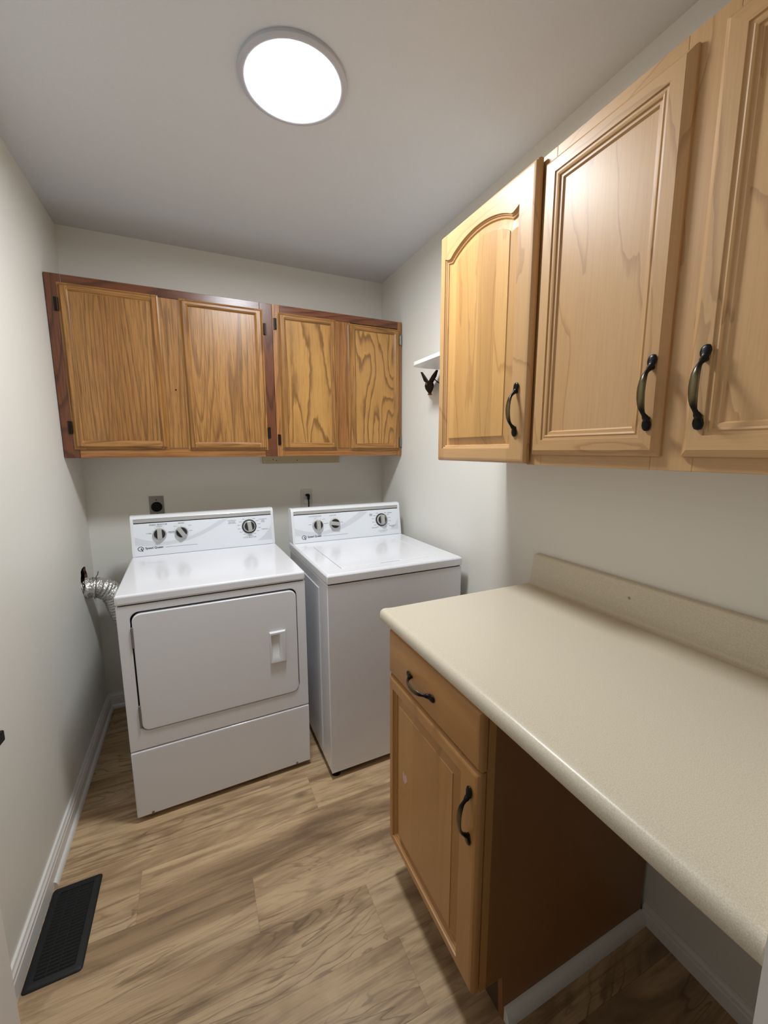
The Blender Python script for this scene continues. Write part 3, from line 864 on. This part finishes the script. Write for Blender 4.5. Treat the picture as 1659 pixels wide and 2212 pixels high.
        ca, sa = math.cos(math.radians(ang)), math.sin(math.radians(ang))
        gr = bmesh.new(); gw, gl = r * 0.36, r * 0.90
        pts = [(-gl, -gw, 0.014), (gl, -gw, 0.014), (gl, gw, 0.014), (-gl, gw, 0.014), (-gl * 0.62, -gw * 0.82, 0.031), (gl * 0.94, -gw * 0.82, 0.031), (gl * 0.94, gw * 0.82, 0.031), (-gl * 0.62, gw * 0.82, 0.031)]
        v = [gr.verts.new(p) for p in pts]
        for f in ((0, 3, 2, 1), (4, 5, 6, 7), (0, 1, 5, 4), (1, 2, 6, 5), (2, 3, 7, 6), (3, 0, 4, 7)): gr.faces.new([v[i] for i in f])
        gr.transform(M @ Matrix.Rotation(math.radians(ang), 4, 'Z')); obj('grip', gr, M_KNOB, kb, bevel=0.0015)


def slab_rr(u0, u1, z0, z1, r, v0, v1):
    return prism(rrect(u0, u1, z0, z1, r), v0, v1, 'y')


# --- dryer
DW, DD = 0.683, 0.690
t = thing('clothes_dryer', 'white front-loading clothes dryer with a wide door and upright console', 'dryer', (0.2366, 1.6427, 0), 0.0272)
ZT = 0.914; ZCV = 0.8715
obj('body', box(0.003, DW - 0.003, 0.0215, DD - 0.02, 0.022, ZCV - 0.002), M_WHITE, t, bevel=0.006)
for u in (0.05, DW - 0.05):
    for v in (0.06, DD - 0.07): obj('foot', lathe([(0, 0.0), (0.018, 0.0), (0.018, 0.012), (0.008, 0.014), (0.008, 0.03), (0, 0.03)], 16, 'z', (u, v, 0)), M_BLACK, t)
obj('top_panel', box(-0.001, DW + 0.001, -0.004, DD - 0.02, ZCV + 0.004, ZT), M_WHITE, t, bevel=0.009, seg=4, smooth=40)
obj('seam_shade', box(0.006, DW - 0.006, 0.008, 0.03, ZCV - 0.004, ZCV + 0.006), M_GAP, t)  # dark filler standing in for the shade in the seam under the top
# front panel: ring round the door opening
bm = bmesh.new()
DO = (0.040, 0.645, 0.374, 0.846)
inner = rrect(DO[0], DO[1], DO[2], DO[3], 0.032, 6); ni = len(inner)
z0p, z1p = 0.302, ZCV
def outer_pt(p):
    cx, cz = (DO[0] + DO[1]) / 2, (DO[2] + DO[3]) / 2
    x = 0.0 if p[0] < DO[0] + 0.0325 else DW if p[0] > DO[1] - 0.0325 else p[0]
    z = z0p if p[1] < DO[2] + 0.0325 else z1p if p[1] > DO[3] - 0.0325 else p[1]
    return x, z
corner = {0: (DW, z1p), 1: (0.0, z1p), 2: (0.0, z0p), 3: (DW, z0p)}
fr = [bm.verts.new((a, 0.0, b)) for a, b in inner]; bk = [bm.verts.new((a, 0.0205, b)) for a, b in inner]
oc = [bm.verts.new((*[corner[i][0]], 0.0, corner[i][1])) for i in range(4)]; ob_ = [bm.verts.new((corner[i][0], 0.0205, corner[i][1])) for i in range(4)]
n7 = ni // 4
for F, O in ((fr, oc), (bk, ob_)):
    for q in range(4):
        for i in range(n7 - 1): bm.faces.new((F[q * n7 + i], F[q * n7 + i + 1], O[q]))
        bm.faces.new((F[q * n7 + n7 - 1], F[((q + 1) * n7) % ni], O[(q + 1) % 4], O[q]))
for i in range(ni): bm.faces.new((fr[i], fr[(i + 1) % ni], bk[(i + 1) % ni], bk[i]))
for q in range(4): bm.faces.new((oc[q], oc[(q + 1) % 4], ob_[(q + 1) % 4], ob_[q]))
obj('front_panel', bm, M_WHITE, t, bevel=0.003)
obj('door_gap_shade', slab_rr(DO[0] - 0.006, DO[1] + 0.006, DO[2] - 0.006, DO[3] + 0.006, 0.03, 0.0207, 0.0214), M_GAP, t)  # thin dark sheet painted as the shade in the gap round the door
dr = obj('door', slab_rr(DO[0] + 0.0055, DO[1] - 0.0035, DO[2] + 0.004, DO[3] - 0.0075, 0.029, -0.004, 0.019), M_WHITE, t, bevel=0.004, seg=3, smooth=40)
for za, zb_ in ((0.712, 0.790), (0.392, 0.482)): obj('hinge_cover', box(DO[0] + 0.0002, DO[0] + 0.0060, -0.006, 0.012, za, zb_), M_HINGEGREY, dr, bevel=0.0015)
# handle: raised bezel with a scooped grip
bm = bmesh.new()
def ringv(a0, a1, b0, b1, n): return [bm.verts.new((a, n, b)) for a, b in ((a0, b0), (a1, b0), (a1, b1), (a0, b1))]
hu0, hu1, hz0, hz1 = 0.524, 0.592, 0.534, 0.673
R_ = [ringv(hu0, hu1, hz0, hz1, -0.0039), ringv(hu0 + 0.002, hu1 - 0.004, hz0 + 0.003, hz1 - 0.003, -0.014)]
R_.append(ringv(hu0 + 0.005, 0.566, hz0 + 0.012, hz1 - 0.012, -0.014))
R_.append(ringv(hu0 + 0.010, 0.5645, hz0 + 0.026, hz1 - 0.016, -0.0045))
for A_, B_ in zip(R_, R_[1:]):
    for i in range(4): bm.faces.new((A_[i], A_[(i + 1) % 4], B_[(i + 1) % 4], B_[i]))
bm.faces.new(R_[-1])
obj('door_pull', bm, M_WPLAST, dr, bevel=0.0025, seg=3, smooth=50)
obj('lower_panel', box(0.0, DW, -0.002, 0.021, 0.022, 0.2975), M_WHITE, t, bevel=0.005, seg=3, smooth=40)
for u in (0.054, 0.620): obj('base_screw', lathe([(0, -0.0035), (0.005, -0.0035), (0.005, -0.0015), (0, -0.0015)], 12, 'y', (u, 0, 0.030)), M_STEEL, t)
console(t, DW, 0.585, ZT - 0.0005, 1.109,
        [(0.126, 1.014, 0.0305, 90, False), (0.223, 1.014, 0.0305, 122, False), (0.549, 1.017, 0.0315, 97, True)],
        [('FABRIC SELECTOR', 0.122, 1.0605, 0.0095, True), ('SIGNAL', 0.224, 1.0605, 0.0085, True), ('REGULAR', 0.126, 1.0515, 0.006, False), ('LOUD', 0.262, 1.046, 0.0055, False), ('OFF', 0.193, 1.046, 0.0055, False),
         ('PERM PRESS', 0.180, 1.022, 0.0055, False), ('DELICATE', 0.180, 1.0155, 0.0055, False), ('NO HEAT', 0.079, 1.021, 0.0055, False),
         ('AUTOMATIC\nREGULAR\nPERM PRESS', 0.463, 1.047, 0.0075, False), ('AUTOMATIC\nPERM\nPRESS', 0.622, 1.043, 0.0075, False), ('TIMED DRY', 0.629, 0.996, 0.0068, True), ('CYCLE SELECTOR', 0.548, 0.959, 0.0085, True), ('PUSH TO START', 0.548, 0.9665, 0.0055, False)],
        (0.041, 0.9505), False)

# --- washer
WW, WD = 0.658, 0.690
t = thing('washing_machine', 'white top-loading washing machine with a lid flush in its top', 'washer', (0.978, 1.527, 0), 0.0159)
ZT = 0.926; ZCV = 0.884
obj('body', box(0.0015, WW - 0.0015, 0.004, WD - 0.02, 0.030, ZCV - 0.003), M_WHITE, t, bevel=0.008, seg=3, smooth=40)
obj('front_panel', box(0.001, WW - 0.001, 0.0, 0.0038, 0.032, ZCV - 0.004), M_WHITE, t, bevel=0.002)
obj('side_panel', box(-0.0015, 0.0014, 0.125, 0.60, 0.07, 0.835), M_WHITE, t, bevel=0.001)
obj('base_plinth', box(0.02, WW - 0.02, 0.03, WD - 0.05, 0.012, 0.030), M_GAP, t)
for u in (0.03, WW - 0.03):
    for v in (0.035, WD - 0.07): obj('foot', lathe([(0, 0.0), (0.02, 0.0), (0.02, 0.010), (0.009, 0.013), (0.009, 0.031), (0, 0.031)], 16, 'z', (u, v, 0)), M_BLACK, t)
obj('seam_shade', box(0.005, WW - 0.005, 0.006, 0.6, ZCV - 0.0045, ZCV + 0.004), M_GAP, t)  # dark sheet coloured as the shade between top and body
# top with recess for the lid
bm = bmesh.new()
lo = (0.083, 0.560, 0.064, 0.500)
def q4(a0, a1, b0, b1, z): return [bm.verts.new((a, b, z)) for a, b in ((a0, b0), (a1, b0), (a1, b1), (a0, b1))]
R_ = [q4(-0.001, WW + 0.001, -0.003, WD - 0.02, ZCV + 0.001), q4(-0.001, WW + 0.001, -0.003, WD - 0.02, ZT - 0.008), q4(0.006, WW - 0.006, 0.004, WD - 0.027, ZT), q4(lo[0], lo[1], lo[2], lo[3], ZT), q4(lo[0], lo[1], lo[2], lo[3], ZT - 0.010)]
for A_, B_ in zip(R_, R_[1:]):
    for i in range(4): bm.faces.new((A_[i], A_[(i + 1) % 4], B_[(i + 1) % 4], B_[i]))
bm.faces.new(R_[-1]); bm.faces.new(R_[0][::-1])
obj('top_panel', bm, M_WHITE, t, bevel=0.003, seg=3, smooth=40)
pts = [(lo[0] + 0.003, lo[2] + 0.003), (0.268, lo[2] + 0.003), (0.278, lo[2] + 0.014), (0.372, lo[2] + 0.014), (0.382, lo[2] + 0.003), (lo[1] - 0.003, lo[2] + 0.003), (lo[1] - 0.003, lo[3] - 0.003), (lo[0] + 0.003, lo[3] - 0.003)]
obj('lid', prism(pts, ZT - 0.0095, ZT + 0.0008, 'z'), M_WHITE, t, bevel=0.0025, seg=3, smooth=40)
console(t, WW, 0.598, ZT - 0.0005, 1.112,
        [(0.146, 1.015, 0.0305, 90, False), (0.243, 1.016, 0.0305, 170, False), (0.5315, 1.016, 0.0315, 90, True)],
        [('WASH/RINSE TEMP', 0.135, 1.063, 0.0085, False), ('LOAD SIZE', 0.235, 1.062, 0.0085, False), ('HOT', 0.135, 1.0525, 0.0055, False), ('COLD', 0.182, 1.044, 0.0055, False),
         ('PERM\nPRESS', 0.466, 1.048, 0.0075, True), ('NORMAL', 0.588, 1.053, 0.0075, True), ('DELICATE', 0.483, 0.974, 0.0075, True), ('PERMANENT\nPRESS', 0.600, 0.974, 0.0075, True), ('CYCLE SELECTOR', 0.535, 0.9535, 0.0075, False), ('PULL TO START', 0.535, 0.9455, 0.0055, False)],
        (0.066, 0.9555), True)

# ------------------------------------------------------------------ foil duct
t = thing('dryer_duct', 'crinkled silver foil duct from the wall hole down behind the dryer', 'duct', (0.1, 2.40, 0.3))
def cr(P, n):
    out = []
    for i in range(len(P) - 1):
        p0, p1, p2, p3 = P[max(i - 1, 0)], P[i], P[i + 1], P[min(i + 2, len(P) - 1)]
        for k_ in range(n):
            s = k_ / n
            out.append(0.5 * ((2 * p1) + (p2 - p0) * s + (2 * p0 - 5 * p1 + 4 * p2 - p3) * s * s + (3 * p1 - p0 - 3 * p2 + p3) * s ** 3))
    out.append(P[-1]); return out
ctrl = [Vector(p) for p in ((-0.05, 2.343, 0.757), (0.015, 2.347, 0.757), (0.060, 2.357, 0.748), (0.097, 2.374, 0.715), (0.114, 2.390, 0.665), (0.124, 2.402, 0.61), (0.143, 2.412, 0.55), (0.180, 2.424, 0.47), (0.235, 2.432, 0.38), (0.30, 2.436, 0.30), (0.38, 2.436, 0.22), (0.46, 2.434, 0.17))]
path = cr(ctrl, 16)
bm = bmesh.new(); rings = []; nrm = Vector((0, 0, 1)); ns = 40; s_len = 0.0
rnd = random.Random(3)
amp = [rnd.uniform(-1, 1) for _ in range(4000)]
for i, p in enumerate(path):
    tv = (path[min(i + 1, len(path) - 1)] - path[max(i - 1, 0)]).normalized()
    nrm = (nrm - tv * nrm.dot(tv)).normalized(); bn = tv.cross(nrm)
    if i: s_len += (p - path[i - 1]).length
    pitch = 0.030 - 0.013 * min(max((s_len - 0.08) / 0.10, 0), 1)
    ring = []
    for q in range(ns):
        a = 2 * math.pi * q / ns
        ph = (s_len / pitch + a / (2 * math.pi)) % 1.0
        rid = 0.0060 * (abs(2 * ph - 1) ** 1.5)
        r = 0.0470 + rid + 0.0022 * amp[(i * ns + q * 7) % 4000] * (0.4 + 0.6 * (1 - abs(2 * ph - 1)))
        ring.append(bm.verts.new(p + bn * r * math.cos(a) + nrm * r * math.sin(a)))
    rings.append(ring)
for A_, B_ in zip(rings, rings[1:]):
    for q in range(ns): bm.faces.new((A_[q], A_[(q + 1) % ns], B_[(q + 1) % ns], B_[q]))
dt = obj('foil_tube', bm, M_FOIL, t, world=True, smooth=35)
bm = bmesh.new()
cc = Vector((0.040, 2.352, 0.754)); ax = Vector((0.95, 0.2, -0.15)).normalized(); e1 = Vector((0, 0, 1)) - ax * ax.z; e1.normalize(); e2 = ax.cross(e1)
loop = [cc + 0.0545 * (e1 * math.cos(a) + e2 * math.sin(a)) for a in [2 * math.pi * i / 36 - 0.1 for i in range(37)]]
loop += [loop[-1] + Vector((0.006, 0, 0.008)), loop[-1] + Vector((0.010, 0, 0.024))]
tube(loop, 0.0021, 8, bm)
obj('wire_clamp', bm, M_STEEL, t, world=True, smooth=50)

# ------------------------------------------------------------------ outlets
t = thing('range_outlet', 'steel outlet plate with a round black dryer receptacle on the back wall', 'outlet', (0.32, D, 1.055))
obj('plate', prism(rrect(0.2845, 0.3550, 1.058, 1.174, 0.002, 3), D - 0.004, D - 0.0003, 'y'), M_STEEL, t, world=True, bevel=0.001)
obj('receptacle', lathe([(0.0, -0.012), (0.024, -0.012), (0.027, -0.009), (0.027, -0.0042), (0.0, -0.0042)], 32, 'y', (0.3195, D, 1.115)), M_BLACK, t, world=True, smooth=40)
for z in (1.154, 1.076): obj('plate_screw', lathe([(0.0, -0.006), (0.003, -0.006), (0.003, -0.0042), (0.0, -0.0042)], 12, 'y', (0.3195, D, z)), M_BLACK, t, world=True)
t = thing('wall_outlet', 'white duplex outlet plate behind the washer', 'outlet', (1.155, D, 1.06))
obj('plate', prism(rrect(1.119, 1.192, 1.062, 1.178, 0.004, 3), D - 0.005, D - 0.0003, 'y'), plain('outlet_white', srgb(216, 212, 202), 0.4), t, world=True, bevel=0.0015)
for z in (1.140, 1.100): obj('socket', prism(rrect(1.139, 1.172, z - 0.0135, z + 0.0135, 0.009, 5), D - 0.0075, D - 0.0052, 'y'), M_WPLAST, t, world=True)
t = thing('power_cord', 'black power cord plugged into the white duplex outlet', 'power cord', (1.16, D, 0.6))
obj('plug', prism([(1.146, 1.148), (1.166, 1.150), (1.170, 1.140), (1.167, 1.112), (1.158, 1.112), (1.156, 1.130), (1.146, 1.136)], D - 0.034, D - 0.0078, 'y'), M_BLACK, t, world=True, bevel=0.003)
obj('cord', tube([tuple(v) for v in cr([Vector(p) for p in ((1.162, D - 0.022, 1.115), (1.163, D - 0.024, 1.09), (1.161, D - 0.03, 1.0), (1.165, D - 0.05, 0.8), (1.18, D - 0.06, 0.6))], 6)], 0.0042, 8), M_BLACK, t, world=True, smooth=50)

# ------------------------------------------------------------------ shelf and spring clamp on the right wall
t = thing('wall_shelf', 'small white shelf with a rounded corner beside the arched maple cabinet', 'shelf', (W, 1.56, 1.8165))
pts = [(1.5, 1.335), (W - 0.0004, 1.335), (W - 0.0004, 1.808)]
cxr, cyr, rr_ = 1.552, 1.756, 0.052
pts += [(1.60, 1.812)] + [(1.5 + 0.052 * (1 - math.sin(a)), 1.762 + 0.050 * math.cos(a)) for a in [math.pi / 2 * i / 6 for i in range(7)]]
obj('board', prism(pts, 1.8165, 1.8335, 'z'), M_TRIM, t, world=True, bevel=0.001)
t2 = thing('wall_hook', 'thin black wire hook on the right wall under the shelf', 'hook', (W, 1.80, 1.75))
obj('wire', tube([(W - 0.001, 1.785, 1.742), (W - 0.02, 1.792, 1.747), (W - 0.032, 1.805, 1.757), (W - 0.034, 1.822, 1.770)], 0.0028, 8), M_BLACK, t2, world=True, smooth=50)
obj('base', lathe([(0, -0.004), (0.009, -0.004), (0.009, -0.0003), (0, -0.0003)], 16, 'x', (W, 1.785, 1.742)), M_BLACK, t2, world=True)
t = thing('spring_clamp', 'black spring clamp with orange jaw tip hanging under the shelf', 'clamp', (1.645, 1.87, 1.70))
cxp = 1.634
armA = [(1.9436, 1.8240), (1.9375, 1.8255), (1.895, 1.790), (1.8760, 1.7720), (1.845, 1.765), (1.826, 1.752), (1.8215, 1.738), (1.833, 1.722), (1.8475, 1.7072), (1.8600, 1.7060), (1.8540, 1.722), (1.8585, 1.7320), (1.8590, 1.743), (1.880, 1.760), (1.9075, 1.7730)]
armB = [(1.8020, 1.8130), (1.8085, 1.8150), (1.850, 1.793), (1.8770, 1.7730), (1.9085, 1.768), (1.9185, 1.752), (1.9100, 1.735), (1.8840, 1.7135), (1.8650, 1.7020), (1.8620, 1.706), (1.8740, 1.722), (1.8800, 1.7330), (1.8760, 1.744), (1.850, 1.758), (1.8180, 1.785)]
obj('arm', prism(armA, cxp, cxp + 0.011, 'x'), M_BLACK, t, world=True, bevel=0.0015)
obj('arm', prism(armB, cxp + 0.0112, cxp + 0.022, 'x'), M_BLACK, t, world=True, bevel=0.0015)
obj('jaw_tip', prism([(1.8720, 1.7055), (1.8560, 1.7060), (1.8580, 1.7005), (1.8640, 1.6990)], cxp + 0.002, cxp + 0.020, 'x'), M_ORANGE, t, world=True)
obj('spring', lathe([(0.0, -0.002), (0.006, -0.002), (0.006, 0.024), (0.0, 0.024)], 16, 'x', (cxp, 1.877, 1.757)), M_STEEL, t, world=True)

# ------------------------------------------------------------------ floor register
VX0, VX1, VY0, VY1 = 0.0165, 0.152, 1.189, 1.479
t = thing('floor_register', 'black plastic floor vent against the left baseboard', 'floor vent', (0.09, 1.33, 0))
bm = bmesh.new()
loops = []
def lp(d, r, z): return [bm.verts.new((a, b, z)) for a, b in rrect(VX0 + d, VX1 - d, VY0 + d, VY1 - d, r, 5)]
loops = [lp(0, 0.010, 0.0004), lp(0.002, 0.009, 0.003), lp(0.008, 0.006, 0.0055), lp(0.020, 0.003, 0.0060), lp(0.0225, 0.002, 0.0035), lp(0.0225, 0.002, 0.0006)]
for A_, B_ in zip(loops, loops[1:] + loops[:1]):
    for i in range(len(A_)): bm.faces.new((A_[i], A_[(i + 1) % len(A_)], B_[(i + 1) % len(A_)], B_[i]))
M_VENT = plain('matte_black', srgb(17, 18, 20), 0.6)
obj('frame', bm, M_VENT, t, world=True, smooth=30)
obj('damper', box(VX0 + 0.021, VX1 - 0.021, VY0 + 0.021, VY1 - 0.021, 0.0003, 0.0008), M_GAP, t, world=True)
ns_ = 24
for i in range(ns_):
    y = VY0 + 0.028 + (VY1 - VY0 - 0.056) * i / (ns_ - 1)
    obj('slat', prism([(y - 0.003, 0.0012), (y + 0.0005, 0.0048), (y + 0.0022, 0.0048), (y - 0.0012, 0.0012)], VX0 + 0.0225, VX1 - 0.0225, 'x'), M_VENT, t, world=True)
for x in (VX0 + 0.047, VX0 + 0.075): obj('rib', box(x, x + 0.002, VY0 + 0.023, VY1 - 0.023, 0.0009, 0.0042), M_VENT, t, world=True)
